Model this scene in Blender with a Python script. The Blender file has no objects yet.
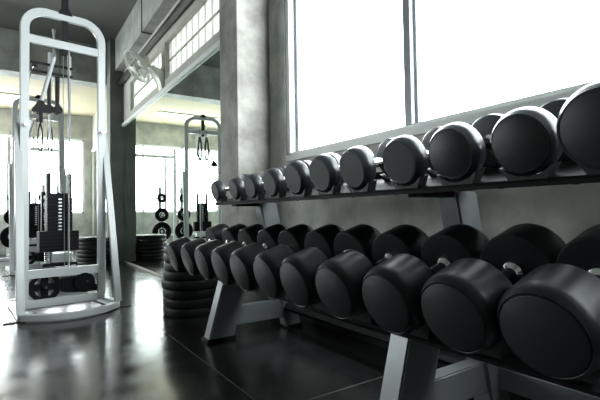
import bpy, bmesh, math, random
from mathutils import Vector, Matrix
random.seed(7)
sc = bpy.context.scene
COL = sc.collection

# ------------------------------------------------------------------ camera
cam_d = bpy.data.cameras.new('camera'); cam = bpy.data.objects.new('camera', cam_d); COL.objects.link(cam)
YAW, PITCH, ROLL = math.radians(33.7), math.radians(1.75), math.radians(0.9)
fw = Vector((math.sin(YAW)*math.cos(PITCH), math.cos(YAW)*math.cos(PITCH), math.sin(PITCH)))
rt = Vector((math.cos(YAW), -math.sin(YAW), 0)); up = rt.cross(fw)
r2 = rt*math.cos(ROLL) - up*math.sin(ROLL); u2 = up*math.cos(ROLL) + rt*math.sin(ROLL)
m = Matrix((r2, u2, -fw)).transposed().to_4x4(); m.translation = Vector((0, 0, 0.70))
cam.matrix_world = m
cam_d.sensor_width = 36; cam_d.lens = 36*430/600; cam_d.clip_start = 0.02
cam_d.dof.use_dof = False
sc.camera = cam

# ------------------------------------------------------------------ world, light, exposure
w = bpy.data.worlds.new('sky'); sc.world = w; w.use_nodes = True
bg = w.node_tree.nodes['Background']
bg.inputs[0].default_value = (0.93, 0.97, 1.0, 1); bg.inputs[1].default_value = 5.5
def portal(name, loc, rot, sx, sy):
    l = bpy.data.lights.new(name, 'AREA'); l.shape = 'RECTANGLE'; l.size = sx; l.size_y = sy
    l.cycles.is_portal = True
    o = bpy.data.objects.new(name, l); o.location = loc; o.rotation_euler = rot; COL.objects.link(o)
portal('portal_side', (1.78, 0.3, 1.95), (0, math.radians(90), 0), 1.7, 4.4)
portal('portal_left', (-4.75, 7.5, 1.75), (0, math.radians(-90), 0), 1.8, 3.5)
portal('portal_far', (-1.7, 10.24, 1.55), (math.radians(-90), 0, 0), 6.2, 1.6)
sc.view_settings.view_transform = 'Standard'; sc.view_settings.look = 'None'
sc.view_settings.gamma = 1; sc.view_settings.use_curve_mapping = False
sc.view_settings.exposure = 1.65
sc.cycles.max_bounces = 10; sc.cycles.diffuse_bounces = 6; sc.cycles.glossy_bounces = 5
sc.cycles.transparent_max_bounces = 12; sc.cycles.sample_clamp_indirect = 8

# ------------------------------------------------------------------ materials
MATS = {}
def mat(name, col, rough=0.5, metal=0.0, spec=0.5, noise=None, bump=None, emit=None):
    m = bpy.data.materials.new(name); m.use_nodes = True; nt = m.node_tree; N = nt.nodes; L = nt.links
    b = N['Principled BSDF']
    b.inputs['Base Color'].default_value = (*col, 1); b.inputs['Roughness'].default_value = rough
    b.inputs['Metallic'].default_value = metal; b.inputs['Specular IOR Level'].default_value = spec
    tc = N.new('ShaderNodeTexCoord')
    if noise:   # (scale, second colour, roughness variation)
        n = N.new('ShaderNodeTexNoise'); n.inputs['Scale'].default_value = noise[0]; n.inputs['Detail'].default_value = 8
        n.inputs['Roughness'].default_value = 0.62
        L.new(tc.outputs['Object'], n.inputs['Vector'])
        r = N.new('ShaderNodeValToRGB'); r.color_ramp.elements[0].position = 0.36; r.color_ramp.elements[1].position = 0.66
        r.color_ramp.elements[0].color = (*col, 1); r.color_ramp.elements[1].color = (*noise[1], 1)
        L.new(n.outputs['Fac'], r.inputs['Fac']); L.new(r.outputs['Color'], b.inputs['Base Color'])
        if len(noise) > 2:
            mr = N.new('ShaderNodeMapRange'); mr.inputs['From Min'].default_value = .3; mr.inputs['From Max'].default_value = .7
            mr.inputs['To Min'].default_value = rough-noise[2]; mr.inputs['To Max'].default_value = rough+noise[2]
            L.new(n.outputs['Fac'], mr.inputs['Value']); L.new(mr.outputs['Result'], b.inputs['Roughness'])
    if bump:    # (scale, strength)
        n2 = N.new('ShaderNodeTexNoise'); n2.inputs['Scale'].default_value = bump[0]; n2.inputs['Detail'].default_value = 6
        L.new(tc.outputs['Object'], n2.inputs['Vector'])
        bp = N.new('ShaderNodeBump'); bp.inputs['Strength'].default_value = bump[1]; bp.inputs['Distance'].default_value = 0.004
        L.new(n2.outputs['Fac'], bp.inputs['Height']); L.new(bp.outputs['Normal'], b.inputs['Normal'])
    if emit:
        b.inputs['Emission Color'].default_value = (*emit[0], 1); b.inputs['Emission Strength'].default_value = emit[1]
    MATS[name] = m
    return m
mat('concrete', (.24, .25, .23), .75, noise=(3.5, (.42, .43, .39)), bump=(14, .35))
mat('concrete_wall', (.33, .34, .315), .75, noise=(3.2, (.64, .64, .60)), bump=(14, .35))
mat('concrete_pillar', (.22, .216, .195), .75, noise=(5, (.42, .415, .38)), bump=(18, .4))
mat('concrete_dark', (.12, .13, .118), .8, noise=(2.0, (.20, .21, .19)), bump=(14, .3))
mat('ceiling_dark', (.10, .11, .10), .85, noise=(1.5, (.14, .145, .13)), bump=(8, .2))
mat('cream_paint', (.47, .42, .28), .8, noise=(1.2, (.52, .47, .33)))
mat('plaster', (.40, .40, .36), .8, noise=(3, (.48, .48, .43)))
mat('alu_white', (.72, .74, .72), .35, spec=.5)
mat('white_enamel', (.52, .54, .545), .28, spec=.6)
mat('grey_enamel', (.22, .232, .243), .35, metal=.3, spec=.6)
mat('chrome', (.82, .83, .84), .12, metal=1)
mat('polished_steel', (.86, .87, .88), .25, metal=.1, spec=.8)
mat('steel_plate', (.62, .64, .66), .3, metal=.9)
mat('rubber', (.009, .010, .013), .40, spec=.27, bump=(220, .06))
mat('urethane', (.020, .024, .031), .30, spec=.75, bump=(220, .04))
mat('sash_grey', (.30, .32, .35), .4)
mat('rubber_plate', (.010, .011, .011), .45, spec=.3)
mat('cap_plastic', (.024, .025, .028), .48, spec=.3, bump=(300, .08))
mat('black_metal', (.008, .008, .009), .55, spec=.18)
mat('saddle_plastic', (.02, .021, .023), .45, spec=.5)
mat('iron_black', (.006, .006, .007), .5, spec=.1)
mat('fan_plastic', (.72, .73, .66), .4)
mat('pipe_grey', (.11, .115, .11), .35, spec=.6)
mat('lamp_tube', (1, 1, 1), .5, emit=((1.0, .93, .74), 9))
mat('leaf', (.10, .2, .06), .6)
mat('bark', (.12, .09, .06), .9)
# dark glossy floor tiles with joints
m = mat('floor_tiles', (.022, .024, .024), .3, spec=.5); nt = m.node_tree; N = nt.nodes; L = nt.links; b = N['Principled BSDF']
tc = N.new('ShaderNodeTexCoord'); mp = N.new('ShaderNodeMapping'); mp.inputs['Location'].default_value = (-0.76, -3.35, 0)
L.new(tc.outputs['Object'], mp.inputs['Vector'])
br = N.new('ShaderNodeTexBrick'); br.offset = 0; br.inputs['Scale'].default_value = 1; br.inputs['Brick Width'].default_value = 1.0
br.inputs['Row Height'].default_value = 2.0; br.inputs['Mortar Size'].default_value = .005; br.inputs['Mortar Smooth'].default_value = .3
br.inputs['Color1'].default_value = (.020, .022, .022, 1); br.inputs['Color2'].default_value = (.026, .028, .028, 1); br.inputs['Mortar'].default_value = (.13, .13, .12, 1)
L.new(mp.outputs['Vector'], br.inputs['Vector'])
nz = N.new('ShaderNodeTexNoise'); nz.inputs['Scale'].default_value = 3.5; nz.inputs['Detail'].default_value = 4; mpn = N.new('ShaderNodeMapping'); mpn.inputs['Scale'].default_value = (1, 2.6, 1); mpn.inputs['Rotation'].default_value = (0, 0, .5); L.new(tc.outputs['Object'], mpn.inputs['Vector']); L.new(mpn.outputs['Vector'], nz.inputs['Vector'])
mx = N.new('ShaderNodeMixRGB'); mx.blend_type = 'MULTIPLY'; mx.inputs[0].default_value = .3
L.new(br.outputs['Color'], mx.inputs[1]); L.new(nz.outputs['Fac'], mx.inputs[2]); L.new(mx.outputs['Color'], b.inputs['Base Color'])
mr = N.new('ShaderNodeMapRange'); mr.inputs['From Min'].default_value = .3; mr.inputs['From Max'].default_value = .7
mr.inputs['To Min'].default_value = .13; mr.inputs['To Max'].default_value = .27
L.new(nz.outputs['Fac'], mr.inputs['Value']); L.new(mr.outputs['Result'], b.inputs['Roughness'])
bp = N.new('ShaderNodeBump'); bp.inputs['Strength'].default_value = .12; bp.inputs['Distance'].default_value = .002
mm = N.new('ShaderNodeMath'); mm.operation = 'MULTIPLY_ADD'; mm.inputs[1].default_value = -1.0; mm.use_clamp = False
nz2 = N.new('ShaderNodeTexNoise'); nz2.inputs['Scale'].default_value = 2.2; nz2.inputs['Detail'].default_value = 2; L.new(tc.outputs['Object'], nz2.inputs['Vector'])
L.new(br.outputs['Fac'], mm.inputs[0]); L.new(nz2.outputs['Fac'], mm.inputs[2]); L.new(mm.outputs[0], bp.inputs['Height'])
# mirror
m = mat('mirror', (.80, .87, .82), 0.015, metal=1)
# window glass
m = bpy.data.materials.new('glass'); m.use_nodes = True; nt = m.node_tree; nt.nodes.clear()
o_ = nt.nodes.new('ShaderNodeOutputMaterial'); t_ = nt.nodes.new('ShaderNodeBsdfTransparent'); g_ = nt.nodes.new('ShaderNodeBsdfGlossy')
g_.inputs['Roughness'].default_value = .02; t_.inputs[0].default_value = (.95, .97, .96, 1); x_ = nt.nodes.new('ShaderNodeMixShader'); x_.inputs[0].default_value = .05
nt.links.new(t_.outputs[0], x_.inputs[1]); nt.links.new(g_.outputs[0], x_.inputs[2]); nt.links.new(x_.outputs[0], o_.inputs[0])
MATS['glass'] = m
# ribbed translucent clerestory panel
m = bpy.data.materials.new('ribbed_panel'); m.use_nodes = True; nt = m.node_tree; nt.nodes.clear()
o_ = nt.nodes.new('ShaderNodeOutputMaterial'); t_ = nt.nodes.new('ShaderNodeBsdfTranslucent'); d_ = nt.nodes.new('ShaderNodeBsdfDiffuse')
tcx = nt.nodes.new('ShaderNodeTexCoord'); sp = nt.nodes.new('ShaderNodeSeparateXYZ'); nt.links.new(tcx.outputs['Object'], sp.inputs[0])
mu = nt.nodes.new('ShaderNodeMath'); mu.operation = 'MULTIPLY'; mu.inputs[1].default_value = 2*math.pi/0.17; nt.links.new(sp.outputs['Y'], mu.inputs[0])
sn = nt.nodes.new('ShaderNodeMath'); sn.operation = 'SINE'; nt.links.new(mu.outputs[0], sn.inputs[0])
rp = nt.nodes.new('ShaderNodeMapRange'); rp.inputs['From Min'].default_value = -1; rp.inputs['From Max'].default_value = 1; nt.links.new(sn.outputs[0], rp.inputs['Value'])
cr = nt.nodes.new('ShaderNodeValToRGB'); cr.color_ramp.elements[0].color = (.24, .25, .235, 1); cr.color_ramp.elements[1].color = (.38, .39, .365, 1); cr.color_ramp.elements[1].position = .45
nt.links.new(rp.outputs['Result'], cr.inputs[0]); nt.links.new(cr.outputs[0], t_.inputs[0]); d_.inputs[0].default_value = (.5, .52, .46, 1)
x_ = nt.nodes.new('ShaderNodeMixShader'); x_.inputs[0].default_value = .25
nt.links.new(t_.outputs[0], x_.inputs[1]); nt.links.new(d_.outputs[0], x_.inputs[2]); nt.links.new(x_.outputs[0], o_.inputs[0])
MATS['ribbed_panel'] = m

# ------------------------------------------------------------------ helpers
def obj(name, bm, m, parent=None, smooth=False, loc=None):
    me = bpy.data.meshes.new(name)
    bmesh.ops.recalc_face_normals(bm, faces=bm.faces)
    bm.to_mesh(me); bm.free()
    me.materials.append(MATS[m] if isinstance(m, str) else m)
    if smooth:
        for p in me.polygons: p.use_smooth = True
        try: me.set_sharp_from_angle(angle=math.radians(38))
        except Exception: pass
    o = bpy.data.objects.new(name, me); COL.objects.link(o)
    if parent: o.parent = parent
    if loc: o.location = loc
    return o
def tag(o, label=None, cat=None, group=None, kind=None):
    if label: o['label'] = label
    if cat: o['category'] = cat
    if group: o['group'] = group
    if kind: o['kind'] = kind
    return o
def thing(name, label, cat, loc=(0, 0, 0), group=None):
    o = bpy.data.objects.new(name, None); COL.objects.link(o); o.location = loc; o.empty_display_size = .05
    return tag(o, label, cat, group)
def struct(name, bm, m, parent=None, smooth=False):
    o = obj(name, bm, m, parent, smooth)
    if not parent: o['kind'] = 'structure'
    return o
def copy_tree(o, parent=None):
    c = o.copy(); COL.objects.link(c)
    if parent: c.parent = parent
    for ch in list(o.children): copy_tree(ch, c)
    return c
def B(): return bmesh.new()
def box(bm, x0, x1, y0, y1, z0, z1, bev=0):
    b2 = bmesh.new() if bev else bm
    vs = [b2.verts.new((x, y, z)) for x in (x0, x1) for y in (y0, y1) for z in (z0, z1)]
    for f in ((0,1,3,2),(4,6,7,5),(0,4,5,1),(2,3,7,6),(0,2,6,4),(1,5,7,3)): b2.faces.new([vs[i] for i in f])
    if bev:
        bmesh.ops.bevel(b2, geom=b2.edges[:], offset=bev, segments=2, affect='EDGES', profile=.6)
        merge(bm, b2)
    return bm
def merge(bm, b2):
    mp = {}
    for v in b2.verts: mp[v] = bm.verts.new(v.co)
    for f in b2.faces:
        try: bm.faces.new([mp[v] for v in f.verts])
        except ValueError: pass
    b2.free()
def basis(d):
    d = Vector(d).normalized(); a = Vector((0, 0, 1)) if abs(d.z) < .9 else Vector((1, 0, 0))
    u = d.cross(a).normalized(); v = u.cross(d).normalized(); return u, v
def tube(bm, pts, r, n=10, closed=False):
    """round tube along points"""
    pts = [Vector(p) for p in pts]; rings = []; K = len(pts)
    u = v = None
    for i, p in enumerate(pts):
        a = pts[i-1] if (i > 0 or closed) else p; c = pts[(i+1) % K] if (i < K-1 or closed) else p
        d = (c-a).normalized()
        if u is None: u, v = basis(d)
        else:
            u = (u - d*u.dot(d)).normalized(); v = d.cross(u)
        rr = r[i] if isinstance(r, (list, tuple)) else r
        rings.append([bm.verts.new(p + (u*math.cos(2*math.pi*k/n) + v*math.sin(2*math.pi*k/n))*rr) for k in range(n)])
    for i in range(K if closed else K-1):
        A, C2 = rings[i], rings[(i+1) % K]
        for k in range(n): bm.faces.new((A[k], A[(k+1) % n], C2[(k+1) % n], C2[k]))
    if not closed:
        bm.faces.new(rings[0][::-1]); bm.faces.new(rings[-1])
    return bm
def rect_sweep(bm, pts, w, h, ref, bev=.004):
    """rectangular bar along points; w across (perp. to ref and direction), h along ref"""
    ref = Vector(ref).normalized(); pts = [Vector(p) for p in pts]; rings = []; K = len(pts)
    sec = [(-w/2+bev, -h/2), (w/2-bev, -h/2), (w/2, -h/2+bev), (w/2, h/2-bev), (w/2-bev, h/2), (-w/2+bev, h/2), (-w/2, h/2-bev), (-w/2, -h/2+bev)]
    for i, p in enumerate(pts):
        d1 = (p-pts[i-1]).normalized() if i > 0 else None; d2 = (pts[i+1]-p).normalized() if i < K-1 else None
        d = ((d1 or d2) + (d2 or d1)).normalized(); s = d.cross(ref).normalized()
        k = 1.0
        if d1 and d2: k = 1/max(.5, d.dot(d1))
        rings.append([bm.verts.new(p + s*a*k + ref*c) for a, c in sec])
    for i in range(K-1):
        for k in range(8): bm.faces.new((rings[i][k], rings[i][(k+1) % 8], rings[i+1][(k+1) % 8], rings[i+1][k]))
    bm.faces.new(rings[0][::-1]); bm.faces.new(rings[-1])
    return bm
def lathe(bm, prof, axis='X', org=(0, 0, 0), n=40):
    """profile of (t along axis, radius); r=0 closes"""
    org = Vector(org); ax = {'X': Vector((1,0,0)), 'Y': Vector((0,1,0)), 'Z': Vector((0,0,1))}[axis] if isinstance(axis, str) else Vector(axis).normalized()
    u, v = basis(ax); rings = []
    for t, r in prof:
        if r <= 1e-6: rings.append([bm.verts.new(org + ax*t)])
        else: rings.append([bm.verts.new(org + ax*t + (u*math.cos(2*math.pi*k/n)+v*math.sin(2*math.pi*k/n))*r) for k in range(n)])
    for A, C2 in zip(rings, rings[1:]):
        for k in range(n):
            k2 = (k+1) % n
            if len(A) == 1 and len(C2) == 1: continue
            if len(A) == 1: bm.faces.new((A[0], C2[k2], C2[k]))
            elif len(C2) == 1: bm.faces.new((A[k], A[k2], C2[0]))
            else: bm.faces.new((A[k], A[k2], C2[k2], C2[k]))
    return bm
def prism(bm, poly, a0, a1, plane='XZ'):
    """polygon in a plane extruded along the remaining axis"""
    def P(p, a): return {'XZ': (p[0], a, p[1]), 'YZ': (a, p[0], p[1]), 'XY': (p[0], p[1], a)}[plane]
    A = [bm.verts.new(P(p, a0)) for p in poly]; C2 = [bm.verts.new(P(p, a1)) for p in poly]; n = len(poly)
    bm.faces.new(A); bm.faces.new(C2[::-1])
    for i in range(n): bm.faces.new((A[i], A[(i+1) % n], C2[(i+1) % n], C2[i]))
    return bm

# ------------------------------------------------------------------ room shell
XW, XM, XL, YB, YF, ZC = 1.60, 1.405, -4.5, -3.0, 10.1, 3.4
struct('floor', box(B(), XL-.2, XW+.2, YB-.2, YF+.2, -.1, 0), 'floor_tiles')
struct('ceiling', box(B(), XL-.2, XW+.2, YB-.2, 7.35, ZC, ZC+.15), 'ceiling_dark')
struct('ceiling_far', box(B(), XL-.2, XM+.1, 7.65, YF+.2, 2.83, 2.95), 'cream_paint')
bm = B(); box(bm, XL-.2, XL, YB, YF, 0, .9); box(bm, XL-.2, XL, YB, YF, 2.6, ZC)
for a, c in ((YB, 5.8), (9.2, YF)): box(bm, XL-.2, XL, a, c, .9, 2.6)
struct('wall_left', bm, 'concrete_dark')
for n_, (a, c) in ((5, (5.8, 9.2)),):  # unseen window, added to bring in light from the far left
    win = bpy.data.objects.new('window_%d' % n_, None); COL.objects.link(win); win['kind'] = 'structure'
    bm = B()
    for (p, q, e, f) in ((a, c, .9, .95), (a, c, 2.55, 2.6), (a, a+.05, .9, 2.6), (c-.05, c, .9, 2.6), ((a+c)/2-.03, (a+c)/2+.03, .9, 2.6)): box(bm, XL-.12, XL-.06, p, q, e, f)
    obj('window_frame', bm, 'alu_white', win); obj('pane', box(B(), XL-.093, XL-.087, a, c, .92, 2.58), 'glass', win)
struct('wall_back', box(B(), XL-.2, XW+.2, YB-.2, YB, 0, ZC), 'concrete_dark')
SILL = 1.095; WT = 2.85
bm = B()
box(bm, XW, XW+.18, YB, 2.79, 0, SILL-.035); box(bm, XW, XW+.18, YB, 2.79, WT, ZC)
box(bm, XW, XW+.18, YB, -1.9, SILL-.035, WT); box(bm, XW, XW+.18, 2.57, 2.79, SILL-.035, WT)
struct('wall_window', bm, 'concrete_wall')
struct('trim_1', box(B(), XW, XW+.18, -1.9, 2.57, SILL-.03, SILL+.012), 'alu_white')      # window ledge
# side window: frame with panes between mullions
def window_row(name, x0, panes, y0, y1, z0, z1, glassx, fr=.045):
    win = bpy.data.objects.new(name, None); COL.objects.link(win); win['kind'] = 'structure'; win.location = (x0, y0, z0)
    bm = B()
    for (a, c, e, f) in ((y0, y1, z0, z0+.016), (y0, y1, z1-fr, z1), (y0, y0+fr, z0, z1), (y1-fr, y1, z0, z1)):
        box(bm, x0+.01, x0+.09, a, c, e, f, .003)
    o = obj('window_frame', bm, 'alu_white', win); o.location = (-x0, -y0, -z0)
    for i, (a, c) in enumerate(panes):
        bm = B(); gx = glassx + (.02 if i % 2 else .05)
        for (p, q, e, f) in ((a, c, z0+.016, z0+.024), (a, c, z1-fr-.03, z1-fr), (a, a+.045, z0+.016, z1-fr), (c-.045, c, z0+.016, z1-fr)):
            box(bm, gx-.012, gx+.012, p, q, e, f, .002)
        s = obj('sash', bm, 'sash_grey', win); s.location = (-x0, -y0, -z0)
        g = obj('pane', box(B(), gx-.003, gx+.003, a+.025, c-.025, z0+.02, z1-fr-.02), 'glass', s)
window_row('window_1', XW+.0, [(1.425, 2.54), (.42, 1.485), (-.62, .46), (-1.85, -.58)], -1.9, 2.57, SILL+.012, WT, XW+.02)
struct('dark_strip_right', box(B(), XW-.018, XW, YB, 2.79, 0, .22, .003), 'black_metal')  # black strip added to keep the wall foot dark behind the rack
# pillar beside the window, mirror wall beyond it
struct('wall_pillar', box(B(), 1.335, XW+.1, 2.79, 3.10, 0, ZC, .006), 'concrete_pillar')
bm = B(); box(bm, XM, XM+.12, 3.02, 6.95, 0, 2.215); box(bm, XM, XM+.12, 3.02, 6.95, 2.635, ZC)
box(bm, XM, XM+.12, 4.78, 4.92, 2.215, 2.635); box(bm, XM, XM+.12, 6.50, 6.95, 2.215, 2.635)
box(bm, XM, XM+.12, 7.22, YF, 0, ZC)
struct('wall_right', bm, 'plaster')
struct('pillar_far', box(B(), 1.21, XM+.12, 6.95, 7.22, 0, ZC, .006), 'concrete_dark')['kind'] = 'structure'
bm = B(); box(bm, 1.285, XM, 3.02, 7.35, 2.92, ZC)
box(bm, XL, XM+.1, 7.35, 7.65, 2.80, ZC)
box(bm, XL, XM+.1, 4.1, 4.12, ZC-.001, ZC)
struct('ceiling_beam', bm, 'concrete')
bm = B(); box(bm, 1.277, 1.287, 5.30, 5.315, 2.912, ZC); box(bm, 1.277, XM, 5.30, 5.315, 2.912, 2.92)
struct('trim_2', bm, 'black_metal')                                                # joint lines of the beam
struct('trim_3', tube(B(), [(1.35, 3.02, 2.715), (1.35, 7.35, 2.735)], .045, 14), 'pipe_grey', smooth=True)
struct('trim_4', box(B(), XM-.03, XM, 3.02, 6.95, 2.065, 2.11, .004), 'alu_white')
struct('trim_5', box(B(), XM-.03, XM, 7.22, YF-.1, 2.065, 2.11, .004), 'alu_white')
# clerestory panels
for i, (a, c) in enumerate(((3.02, 4.78), (4.92, 6.50))):
    win = bpy.data.objects.new('window_%d' % (i+3), None); COL.objects.link(win); win['kind'] = 'structure'
    obj('pane', box(B(), XM+.05, XM+.056, a, c, 2.215, 2.635), 'ribbed_panel', win)
    bm = B(); box(bm, XM+.03, XM+.05, a, c, 2.42, 2.428)
    obj('window_frame', bm, 'plaster', win)
# far wall with the window strip
bm = B(); box(bm, XL, XM, YF, YF+.15, 0, .76); box(bm, XL, XM, YF, YF+.15, 2.33, ZC); box(bm, 1.25, XM, YF, YF+.15, .76, 2.33); box(bm, XL, -4.2, YF, YF+.15, .76, 2.33)
struct('wall_far', bm, 'concrete')
win = bpy.data.objects.new('window_2', None); COL.objects.link(win); win['kind'] = 'structure'
bm = B(); box(bm, -4.2, 1.25, YF+.03, YF+.09, .76, .80); box(bm, -4.2, 1.25, YF+.03, YF+.09, 2.29, 2.33)
for k in range(7): x = -4.2 + k*5.41/6; box(bm, x, x+.04, YF+.03, YF+.09, .76, 2.33)
obj('window_frame', bm, 'alu_white', win); obj('pane', box(B(), -4.2, 1.25, YF+.055, YF+.061, .8, 2.29), 'glass', win)
# far low rail under window
struct('trim_6', box(B(), XL, XM, YF-.05, YF, .22, .27, .004), 'alu_white')

# mirror panels
joints = [3.105, 3.88, 4.81, 5.74, 6.67, 6.945]
mlab = ['tall mirror panel directly beside the concrete pillar', 'mirror panel second from the concrete pillar', 'middle mirror panel under the wall fan',
        'mirror panel next to the narrow end strip of the mirror wall', 'narrow mirror strip at the far end against the dark column']
for i in range(5):
    tag(obj('wall_mirror', box(B(), XM-.008, XM-.0005, joints[i]+.001, joints[i+1]-.001, .03, 2.062), 'mirror'), mlab[i], 'mirror', 'mirror panels on the right wall')
tag(obj('wall_mirror', box(B(), XM-.008, XM-.0005, 7.23, YF-.2, .03, 2.062), 'mirror'), 'mirror beyond the dark far column, seen between machine posts', 'mirror')

# ------------------------------------------------------------------ ceiling lamps
def ceiling_lamp(x, y, label):
    t = thing('ceiling_lamp', label, 'lamp', (x, y, 2.83), 'fluorescent lamps on the cream ceiling')
    obj('lamp_housing', box(B(), -.64, .64, -.09, .09, -.03, 0, .005), 'alu_white', t)
    [obj('lamp_tube', tube(B(), [(-.6, q, -.05), (.6, q, -.05)], .019, 10), 'lamp_tube', t, True) for q in (-.05, .05)]
ceiling_lamp(-.30, 8.9, 'lit fluorescent batten on the cream ceiling, shown in the mirror')

# ------------------------------------------------------------------ wall fan
def wall_fan():
    t = thing('wall_fan', 'white caged wall fan tilted down above the mirror', 'fan', (XM, 4.86, 2.2))
    C0 = Vector((-.255, .14, .18)); nrm = Vector((-.78, -.06, -.62)).normalized(); u, v = basis(nrm); R = .19
    bm = B()
    for s, off in ((1, .05), (-1, -.05)):
        for rr, oo in ((.05, off*1.25), (.10, off*1.15), (.15, off*.85)):
            tube(bm, [C0 + nrm*oo + (u*math.cos(a)+v*math.sin(a))*rr for a in [2*math.pi*k/28 for k in range(28)]], .0022, 5, True)
        for k in range(36):
            a = 2*math.pi*k/36; d = u*math.cos(a)+v*math.sin(a)
            tube(bm, [C0+nrm*off*1.25+d*.05, C0+nrm*off*1.1+d*.115, C0+nrm*off*.6+d*.172, C0+d*R], .0017, 4)
    for oo in (-.008, .008):
        tube(bm, [C0 + nrm*oo + (u*math.cos(a)+v*math.sin(a))*R for a in [2*math.pi*k/40 for k in range(40)]], .006, 6, True)
    obj('fan_cage', bm, 'fan_plastic', t, True)
    bm = B(); lathe(bm, [(-.02, 0), (-.02, .03), (.02, .035), (.035, .02), (.035, 0)], nrm, C0, 20)
    hub = obj('fan_hub', bm, 'fan_plastic', t, True)
    for k in range(3):
        a0 = 2*math.pi*k/3; bm = B(); g = []
        for i in range(7):
            rr = .03+.125*i/6; row = []
            for j in range(5):
                a = a0 + (j-2)/2*(.35+.12*math.sin(i/6*3.1)); d = u*math.cos(a)+v*math.sin(a)
                row.append(bm.verts.new(C0 + d*rr + nrm*(.02*(j-2)/2)))
            g.append(row)
        for i in range(6):
            for j in range(4): bm.faces.new((g[i][j], g[i][j+1], g[i+1][j+1], g[i+1][j]))
        bl = obj('fan_blade', bm, 'fan_plastic', t, True)
        md = bl.modifiers.new('solid', 'SOLIDIFY'); md.thickness = .003
    bm = B(); lathe(bm, [(-.17, 0), (-.17, .04), (-.15, .062), (-.08, .068), (-.055, .05), (-.05, 0)], nrm, C0, 24)
    obj('motor_housing', bm, 'fan_plastic', t, True)
    bm = B(); prism(bm, [(-.025, -.09), (0, -.09), (0, .12), (-.05, .14), (-.13, .17), (-.15, .13), (-.07, .06), (-.04, 0)], -.04, .10, 'XZ')
    bmesh.ops.bevel(bm, geom=bm.edges[:], offset=.006, segments=2, affect='EDGES')
    obj('wall_bracket', bm, 'fan_plastic', t, True)
    obj('neck', tube(B(), [C0-nrm*.13, (-.11, .05, .15)], .022, 12), 'fan_plastic', t, True)
wall_fan()

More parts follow.
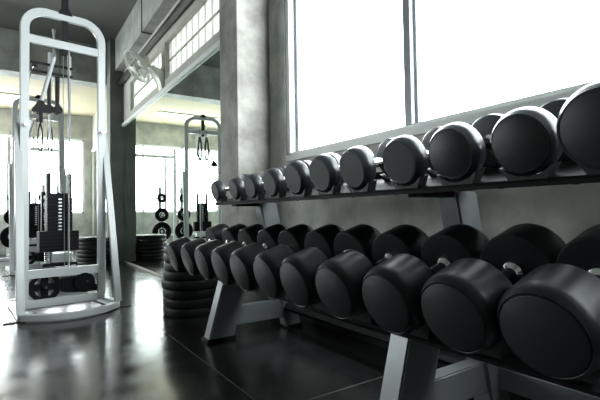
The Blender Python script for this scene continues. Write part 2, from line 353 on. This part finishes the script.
# ------------------------------------------------------------------ cable tower
def arc(cx, cz, r, a0, a1, n): return [(cx + r*math.cos(a0+(a1-a0)*i/n), cz + r*math.sin(a0+(a1-a0)*i/n)) for i in range(n+1)]
def cable_tower(loc, label, post=True):
    t = thing('cable_machine', label, 'cable machine', loc, 'white cable towers')
    t.rotation_euler = (0, 0, math.radians(8))
    W = 'white_enamel'
    xl, xr, zt, r = -.265, .265, 2.235, .14
    pts = [(xl, .09)] + [(xl, z) for z in (.6, 1.2, 1.8)] + arc(xl+r, zt-r, r, math.pi, math.pi/2, 8) + arc(xr-r, zt-r, r, math.pi/2, 0, 8) + [(xr, z) for z in (1.8, 1.2, .6, .09)]
    obj('upright_frame', rect_sweep(B(), [(x, 0, z) for x, z in pts], .058, .035, (0, 1, 0)), W, t, True)
    obj('upper_crossbar', box(B(), xl+.02, xr-.02, -.013, .013, 1.985, 2.045, .003), W, t)
    obj('lower_crossbar', box(B(), xl+.02, xr-.02, -.02, .02, .255, .318, .003), W, t)
    for s in (-1, 1):
        obj('leg', rect_sweep(B(), [(s*.292, .045, 1.39), (s*.297, .02, 1.30), (s*.318, -.225, .05)], .05, .03, (0, 1, .12)), W, t, True)
        obj('adjusting_pin', tube(B(), [(s*.262, -.02, 1.37), (s*.262, -.06, 1.37)], [.014, .011], 12), 'chrome', t, True)
    # bowed base
    pts = []
    for i in range(17):
        a = -1+2*i/16; pts.append((a*.31, -.235-.16*(1-a*a), .03))
    obj('base_bar', rect_sweep(B(), pts, .04, .045, (0, 0, 1)), W, t, True)
    bm = B()
    for s in (-1, 1):
        rect_sweep(bm, [(s*.31, -.22, .03), (s*.29, .10, .03), (s*.28, .42, .03)], .05, .05, (0, 0, 1))
    box(bm, xl-.02, xr+.02, -.025, .025, .045, .10, .004); box(bm, -.30, .30, .37, .42, .01, .06, .004)
    obj('base_frame', bm, W, t, True)
    for s in (-1, 1): obj('foot_plate', box(B(), s*.375-.04, s*.375+.04, -.235, -.215, 0, .006), 'black_metal', t)
    # back plate with pulley and pivot housing
    obj('back_panel', box(B(), xl+.03, xr-.03, .05, .06, .10, .255, .002), 'alu_white', t)
    cx, cz, R = -.13, .185, .108
    bm = B(); lathe(bm, [(-.014, R-.034), (-.018, R), (.012, R), (.008, R-.034)], 'Y', (cx, .015, cz), 40)
    # close ring
    n = 40
    lathe(bm, [(.008, R-.034), (-.014, R-.034)], 'Y', (cx, .015, cz), 40)
    lathe(bm, [(-.02, 0), (-.02, .028), (.012, .028), (.012, 0)], 'Y', (cx, .015, cz), 24)
    for k in range(4):
        a = math.pi/2*k + .0; d = Vector((math.cos(a), 0, math.sin(a))); p = Vector((cx, .012, cz))
        rect_sweep(bm, [p+d*.02, p+d*.055, p+d*(R-.015)], .05, .014, (0, 1, 0), .003)
    pu = obj('pulley_wheel', bm, 'iron_black', t, True)
    obj('wheel_bolt', lathe(B(), [(-.035, 0), (-.035, .012), (-.02, .016), (-.018, 0)], 'Y', (cx, .012, cz), 6), 'chrome', pu)
    bm = B(); prism(bm, [(-.02, .135), (-.02, .235), (.03, .24), (.10, .25), (.10, .12), (.03, .125)], -.005, .03, 'XZ')
    lathe(bm, [(-.028, 0), (-.028, .07), (-.02, .078), (.026, .078), (.03, .07), (.03, 0)], 'Y', (.135, .005, .192), 36)
    box(bm, .16, .235, .0, .03, .115, .165, .006)
    pv = obj('pulley_housing', bm, 'iron_black', t, True)
    obj('axle_bolt', lathe(B(), [(-.04, 0), (-.04, .012), (-.022, .016), (-.022, 0)], 'Y', (.15, .003, .195), 6), 'chrome', pv)
    # weight stack
    Y = .15; sx = -.008
    ws = obj('weight_stack_base', box(B(), sx-.12, sx+.12, Y-.06, Y+.06, .32, .345, .003), 'iron_black', t)
    obj('selector_block', box(B(), sx-.075+.02, sx+.06+.02, Y-.055, Y+.03, .348, .425, .006), 'steel_plate', t)
    for dx in (-.078, .083):
        bm = B(); pts = [(sx+dx+.017*math.cos(a), Y+.017*math.sin(a), .345+.09*a/(2*math.pi*6)) for a in [2*math.pi*6*k/72 for k in range(73)]]
        tube(bm, pts, .0035, 6)
        obj('spring', bm, 'chrome', t, True)
    z = .435
    for k in range(6):
        obj('weight_plate', box(B(), sx-.140, sx+.135, Y-.05, Y+.05, z, z+.0255, .002), 'iron_black', t); z += .026
    for k in range(10):
        p = obj('weight_plate', box(B(), sx-.088, sx+.088, Y-.05, Y+.05, z, z+.0255, .003), 'iron_black', t)
        obj('weight_stud', box(B(), sx-.012, sx+.012, Y-.053, Y-.047, z+.007, z+.017), 'steel_plate', p); z += .026
    bm = B(); box(bm, sx-.062, sx+.062, Y-.03, Y+.03, z, z+.035, .004)
    for s in (-1, 1): box(bm, sx+s*.072-.014, sx+s*.072+.014, Y-.03, Y+.03, z, z+.19, .004)
    obj('top_plate', bm, 'black_metal', t)
    obj('cable_anchor', lathe(B(), [(0, 0), (0, .016), (.05, .018), (.10, .008), (.17, .006), (.17, 0)], 'Z', (sx, Y, z+.03), 12), 'chrome', t, True)
    for dx in (-.062, .075):
        obj('guide_rod', tube(B(), [(sx+dx, Y, .33), (sx+dx, Y, 1.99)], .0165, 12), 'polished_steel', t, True)
    obj('cable', tube(B(), [(sx-.005, Y, z+.18), (sx+.005, Y-.02, 2.05)], .0035, 6), 'black_metal', t)
    obj('front_rod', tube(B(), [(sx+.05, Y-.09, .3), (sx+.05, Y-.09, 2.0)], .009, 8), 'polished_steel', t, True)
    obj('cable', tube(B(), [(sx+.022, Y-.09, .3), (sx+.016, Y-.06, 2.05)], .0035, 6), 'steel_plate', t)
    # top bracket, post to ceiling, slanting strut, upper pulleys, handle
    bm = B(); prism(bm, [(-.05, 2.25), (.05, 2.25), (.04, 2.275), (.02, 2.30), (-.02, 2.30), (-.04, 2.275)], -.02, .02, 'XZ')
    box(bm, -.02, .02, -.01, .05, 1.95, 2.23, .004)
    obj('top_bracket', bm, 'black_metal', t)
    if post: obj('ceiling_post', box(B(), -.022, .022, -.02, .024, 2.28, 3.4-loc[2], .004), 'black_metal', t)
    obj('diagonal_strut', tube(B(), [(-.055, .10, 2.16), (-.058, .07, 1.93), (-.165, -.02, 1.535)], .0145, 12), 'white_enamel', t, True)
    bm = B(); prism(bm, [(-.225, 1.475), (-.105, 1.475), (-.115, 1.50), (-.15, 1.56), (-.18, 1.56), (-.215, 1.50)], -.035, -.005, 'XZ')
    box(bm, -.178, -.152, -.03, -.01, 1.40, 1.48, .003)
    obj('swivel_bracket', bm, 'black_metal', t)
    if not post: return t
    for zz in (1.88, 1.815):
        obj('carriage_bar', box(B(), -.21, .04+.04, .10, .125, zz-.008, zz+.008, .003), 'black_metal', t)
    for dx in (-.085, -.028):
        bm = B(); box(bm, dx-.012, dx+.012, .10, .13, 1.53, 1.80, .003); lathe(bm, [(-.02, 0), (-.02, .034), (.02, .034), (.02, 0)], 'Y', (dx, .115, 1.535), 20)
        obj('pulley_arm', bm, 'black_metal', t, True)
    h = obj('handle_bar', tube(B(), [(-.185, .10, 1.86), (-.21, .09, 1.80), (-.232, .08, 1.72)], .008, 8), 'chrome', t, True)
    obj('handle_grip', tube(B(), [(-.234, .08, 1.725), (-.237, .075, 1.62)], .014, 10), 'black_metal', h, True)
    obj('handle_hook', box(B(), -.20, -.165, .09, .12, 1.84, 1.88, .005), 'black_metal', h)
    return t
cable_tower((.325, 3.72, 0), 'white cable machine with rounded frame and weight stack, nearest the camera')
cable_tower((.272, 6.55, 0), 'second white cable machine standing farther back behind the first', False)

# ------------------------------------------------------------------ plates
def plate(r, h, name='weight_plate'):
    bm = B(); e = .012
    lathe(bm, [(0, .027), (0, r*.45), (.004, r*.5), (.004, r*.74), (0, r*.80), (0, r-e), (e*.3, r-e*.3), (e, r), (h-e, r), (h-e*.3, r-e*.3), (h, r-e),
               (h, r*.80), (h-.006, r*.74), (h-.006, r*.5), (h, r*.45), (h, .027), (0, .027)], 'Z', (0, 0, 0), 56)
    return obj(name, bm, 'rubber_plate', None, True)
specs = [.200, .202, .201, .207, .196, .189, .19, .187]; z = .0
ords = ['lowest', 'second from the floor', 'third from the floor', 'fourth from the floor', 'fifth from the floor', 'sixth from the floor', 'seventh from the floor', 'topmost']
hh = [.062, .062, .062, .064, .062, .058, .058, .05]
for k, r in enumerate(specs):
    p = plate(r, hh[k]); p.location = (1.075+random.uniform(-.004, .004), 3.04+random.uniform(-.004, .004), z); z += hh[k]
    tag(p, 'thick black rubber plate %s in the pile beside the dumbbell rack' % ords[k], 'weight plate', 'rubber plates piled by the dumbbell rack')
z = 0
for k in range(7):
    r = [.235, .23, .235, .232, .235, .23, .233][k]
    p = plate(r, .056); p.location = (.985+random.uniform(-.008, .008), 6.98+random.uniform(-.01, .01)-.0, z); z += .057
    tag(p, 'black plate %s in the distant pile before the dark column' % (ords[k] if k < 6 else 'topmost'), 'weight plate', 'plates piled by the far column')

# plate trees seen in the mirror
def plate_tree(x, y, label):
    t = thing('plate_tree', label, 'plate rack', (x, y, 0), 'plate racks near the far windows')
    bm = B(); rect_sweep(bm, [(0, 0, .03), (0, 0, .5), (0, 0, 1.25)], .06, .06, (0, 1, 0)); obj('post', bm, 'white_enamel', t)
    bm = B(); box(bm, -.18, .18, -.03, .03, 0, .05, .004); box(bm, -.03, .03, -.2, .2, 0, .05, .004); obj('base', bm, 'white_enamel', t)
    for zz in (.38, .70, 1.02):
        for s in (-1, 1):
            obj('peg', tube(B(), [(s*.02, -.03, zz), (s*.02, -.26, zz+.01)] if s > 0 else [(0, .03, zz), (0, .26, zz+.01)], .022, 10), 'chrome', t, True)
    return t
def hung_plate(x, y, z, r, label, wheel=True):
    bm = B(); lathe(bm, [(0, .026), (0, r*.3), (.012, r*.34), (.012, r*.78), (0, r*.84), (0, r-.006), (.006, r), (.03, r), (.036, r-.006), (.036, .026), (0, .026)], 'Y', (0, 0, 0), 40)
    o = thing('weight_plate', label, 'weight plate', (x, y, z), 'plates hung near the far windows')
    obj('disc', bm, 'iron_black', o, True)
    obj('plate_rim', lathe(B(), [(-.002, r*.30), (-.004, r*.36), (-.002, r*.42), (.004, r*.42), (.004, r*.30), (-.002, r*.30)], 'Y', (0, 0, 0), 30), 'chrome', o, True)
plate_tree(-.01, 8.5, 'white plate tree near the far windows, reflected in the mirror')
plate_tree(.42, 8.5, 'white plate tree closer to the far right corner, reflected in mirror')
for (px, py, tn) in ((.0, 8.5, 'left'), (.43, 8.5, 'right')):
    for zz, r, nm in ((.39, .18, 'lowest'), (.71, .13, 'middle'), (1.03, .09, 'highest')):
        hung_plate(px, py-.2, zz-.0, r, 'black and chrome plate on the %s peg of the %s far plate tree' % (nm, tn))

t = thing('power_rack', 'tall white power rack by the far windows, reflected in the mirror', 'power rack', (.35, 9.45, 0))
for sx in (-.42, .42):
    for sy in (-.35, .35): obj('post', box(B(), sx-.03, sx+.03, sy-.03, sy+.03, 0, 2.12, .004), 'white_enamel', t)
    obj('side_bar', box(B(), sx-.025, sx+.025, -.33, .33, 2.05, 2.11, .004), 'white_enamel', t)
    obj('foot_bar', box(B(), sx-.03, sx+.03, -.5, .5, 0, .06, .004), 'white_enamel', t)
obj('top_bar', box(B(), -.40, .40, -.375, -.325, 1.9, 1.96, .004), 'white_enamel', t)
for k, dx in enumerate((-.05, .06)):
    o = thing('hanging_strap', 'dark padded strap hanging from the second cable machine, %s one in the mirror' % ('nearer' if k else 'farther'), 'strap', (.33+dx, 6.38, 1.55), 'straps hanging from the cable machine')
    pts = [(.0, 0, .36), (-.02, 0, .26), (-.03, 0, .10), (-.013, 0, .0), (.013, 0, .0), (.03, 0, .10), (.02, 0, .26), (.0, 0, .36)]
    obj('strap', rect_sweep(B(), pts, .014, .05, (0, 1, 0), .003), 'black_metal', o, True)
    obj('ring', tube(B(), [(.02*math.cos(a), 0, .37+.02*math.sin(a)) for a in [2*math.pi*q/16 for q in range(16)]], .004, 6, True), 'chrome', o, True)
    obj('hanging_cord', tube(B(), [(0, 0, .385), (0, 0, .47)], .004, 6), 'black_metal', o)

# ------------------------------------------------------------------ dumbbell rack
T = math.radians(17.3)                                      # both tiers tip towards the room
rack = thing('dumbbell_rack', 'long two-tier dumbbell rack with grey frame under the window', 'dumbbell rack', (1.2, 1.4, 0))
def rk(name, bm, m, smooth=False, parent=None):
    bmesh.ops.translate(bm, verts=bm.verts, vec=(-1.2, -1.4, 0)); return obj(name, bm, m, parent or rack, smooth)
def slab(x0, z0, x1, z1, w): 
    d = Vector((x1-x0, z1-z0)); return None
for yf in (2.28, .93):
    y0, y1 = yf-.04, yf+.04
    bm = B(); prism(bm, [(.885, .012), (1.035, .012), (1.125, .30), (.98, .345), ], y0, y1)
    bmesh.ops.bevel(bm, geom=bm.edges[:], offset=.006, segments=2, affect='EDGES'); rk('front_leg', bm, 'grey_enamel', True)
    bm = B(); prism(bm, [(1.385, .012), (1.49, .012), (1.325, .765), (1.21, .765)], y0, y1)
    bmesh.ops.bevel(bm, geom=bm.edges[:], offset=.006, segments=2, affect='EDGES'); rk('rear_post', bm, 'grey_enamel', True)
    bm = B(); prism(bm, [(1.03, .07), (1.42, .07), (1.42, .175), (1.06, .175)], y0+.01, y1-.01)
    bmesh.ops.bevel(bm, geom=bm.edges[:], offset=.005, segments=2, affect='EDGES'); rk('base_beam', bm, 'grey_enamel', True)
    rk('lower_arm', prism(B(), [(.985, .325), (1.06, .33), (1.30, .42), (1.30, .48), (.985, .345)], y0+.01, y1-.01), 'grey_enamel')
    rk('upper_arm', prism(B(), [(1.06, .745), (1.33, .745), (1.33, .80), (1.06, .762)], y0+.01, y1-.01), 'black_metal')
    for xx in (.96, 1.44):
        bm = B(); box(bm, xx-.085 if xx < 1.2 else xx-.045, xx+.085 if xx < 1.2 else xx+.05, y0-.006, y1+.006, 0, .02, .004); rk('foot', bm, 'black_metal')
rk('stretcher', box(B(), 1.42, 1.455, -.3, .89, .075, .15, .004), 'grey_enamel')
rk('lower_rail', tube(B(), [(1.395, .98, .13), (1.395, 2.24, .13)], .028, 14), 'black_metal', True)
Y0, Y1 = .18, 2.66
ct, st = math.cos(T), math.sin(T); T2 = math.radians(14)
def tilt(oz): return (math.cos(T2), math.sin(T2)) if oz > .6 else (ct, st)
def tier_box(ox, oz, a0, a1, n0, n1, y0, y1):
    ct, st = tilt(oz)
    """box in the tilted tier frame: a along the tilt, n normal to it"""
    P = [(ox+a*ct-n*st, oz+a*st+n*ct) for a, n in ((a0, n0), (a1, n0), (a1, n1), (a0, n1))]
    return prism(B(), P, y0, y1)
# tier frames: origin = underside of the front face of the heads
LO = (.797+.095*st, .460-.095*ct); UO = (.987, .775)
rk('lower_shelf', tier_box(*LO, .08, .37, -.050, -.040, Y0, Y1), 'black_metal')
U = [(2.351, .060), (2.10, .059), (1.905, .061), (1.708, .065), (1.508, .071), (1.318, .073), (1.130, .0745), (.912, .0765), (.730, .079), (.540, .0795), (.362, .089)]
rk('upper_shelf', tier_box(*UO, .015, .30, -.016, -.008, .15, 2.42), 'black_metal')
rk('shelf_lip', tier_box(*UO, .015, .023, -.026, -.008, .15, 2.42), 'black_metal')
rk('shelf_lip', tier_box(*UO, .30, .308, -.036, .02, .15, 2.42), 'black_metal')
def saddle(ox, oz, a0, a1, y, r, floor_n, spread):
    poly = [(y + (r+.0015)*math.sin(q), r - (r+.0015)*math.cos(q)) for q in [(-spread + 2*spread*k/12) for k in range(13)]]
    e = .007; s = math.sin(spread)*(r+.0015)
    top = r-(r+.0015)*math.cos(spread)
    poly += [(y+s+e, top+.002), (y+s*.80, floor_n), (y-s*.80, floor_n), (y-s-e, top+.002)]
    ct, st = tilt(oz); bm = B(); A = []
    for a in (a0, a1): A.append([bm.verts.new((ox+a*ct-n*st, yy, oz+a*st+n*ct)) for yy, n in poly])
    n = len(poly); bm.faces.new(A[0]); bm.faces.new(A[1][::-1])
    for i in range(n): bm.faces.new((A[0][i], A[0][(i+1) % n], A[1][(i+1) % n], A[1][i]))
    return bm
for y, r in U:
    for a0, a1 in ((.010, .05), (.185, .225)):
        rk('saddle', saddle(*UO, a0, a1, y, r, -.008, .78), 'saddle_plastic', True)
    rk('shelf_bolt', lathe(B(), [(0, 0), (0, .007), (.02, .007), (.02, 0)], 'Z', (1.06, y+.1, .755), 8), 'black_metal')
def DZ(y): return -.016*max(0, y-.9)/1.6 + .022*max(0, .9-y)
LY = [2.59, 2.325, 2.105, 1.878, 1.668, 1.448, 1.245, 1.029, .812, .608, .414]
for y in LY:
    for a0, a1 in ((.082, .115), (.285, .33)):
        rk('saddle', saddle(LO[0], LO[1]+DZ(y), a0, a1, y, .095, -.038-DZ(y)*0, .55), 'saddle_plastic', True)

def dumbbell(name, r, L, th, handle_r, label, group, fr):
    t = thing(name, label, 'dumbbell', (0, 0, 0), group)
    ch = .022 if L < .3 else .022
    for s, x in ((0, 0), (1, L)):
        sg = 1 if s == 0 else -1
        prof = [(0, 0), (0, r*fr), (.002, r*(fr+.012)), (.0005, r*(fr+.03)), (.004, r*(fr+.055)), (ch*.45, r*.94), (ch*.8, r*.978), (ch*1.15, r*.995), (ch*1.6, r), (th-.006, r), (th-.001, r-.004), (th, r-.010), (th, 0)]
        h = obj('head', lathe(B(), [(x+sg*a, q) for a, q in prof], 'X', (0, 0, r), 64), 'urethane' if L < .3 else 'rubber', t, True)
        cap = [(0, 0), (-.0012, 0), (-.0012, r*(fr-.04)), (0, r*(fr-.02)), (.001, r*(fr-.03)), (.001, 0)]
        c = obj('end_cap', lathe(B(), [(x+sg*a, q) for a, q in cap[1:5]], 'X', (0, 0, r), 56), 'cap_plastic', h, True)
        c['label'] = 'flat dark grey end face'
        obj('collar', lathe(B(), [(x+sg*a, q) for a, q in ((th, handle_r*1.55), (th+.008, handle_r*1.6), (th+.014, handle_r*1.25), (th+.02, handle_r))], 'X', (0, 0, r), 24), 'chrome', t, True)
    a, b = th+.012, L-th-.012; mid = (a+b)/2
    prof = [(a, 0)] + [(a+(b-a)*k/24, handle_r*(1+.10*math.sin(math.pi*k/24)) + (.0005 if k % 2 else 0)) for k in range(25)] + [(b, 0)]
    obj('handle', lathe(B(), prof, 'X', (0, 0, r), 24), 'chrome', t, True)
    return t
ordn = ['farthest', 'second farthest', 'third farthest', 'fourth farthest', 'fifth farthest', 'middle', 'fifth nearest', 'fourth nearest', 'third nearest', 'second nearest', 'nearest']
for i, (y, r) in enumerate(U):
    d = dumbbell('dumbbell', r, .245 if i < 10 else .29, .045+.16*(r-.05), .0145, 'black round-head dumbbell with chrome handle, %s on the upper tier%s' % (ordn[i], ', the smallest' if i == 0 else ''),
                 'dumbbells on the upper tier', .83)
    d.location = (UO[0] - (.03*math.cos(T2) if i == 10 else 0), y, UO[1] - (.03*math.sin(T2) if i == 10 else 0)); d.rotation_euler = (0, -T2, 0)
proto = dumbbell('dumbbell', .095, .385, .120, .017, '', 'dumbbells on the lower tier', .84)
for i, y in enumerate(LY):
    d = proto if i == 0 else copy_tree(proto)
    d['label'] = 'large thick black rubber dumbbell, %s on the lower tier' % ordn[i]
    d.location = (LO[0], y, LO[1] + DZ(y)); d.rotation_euler = (0, -T, 0)
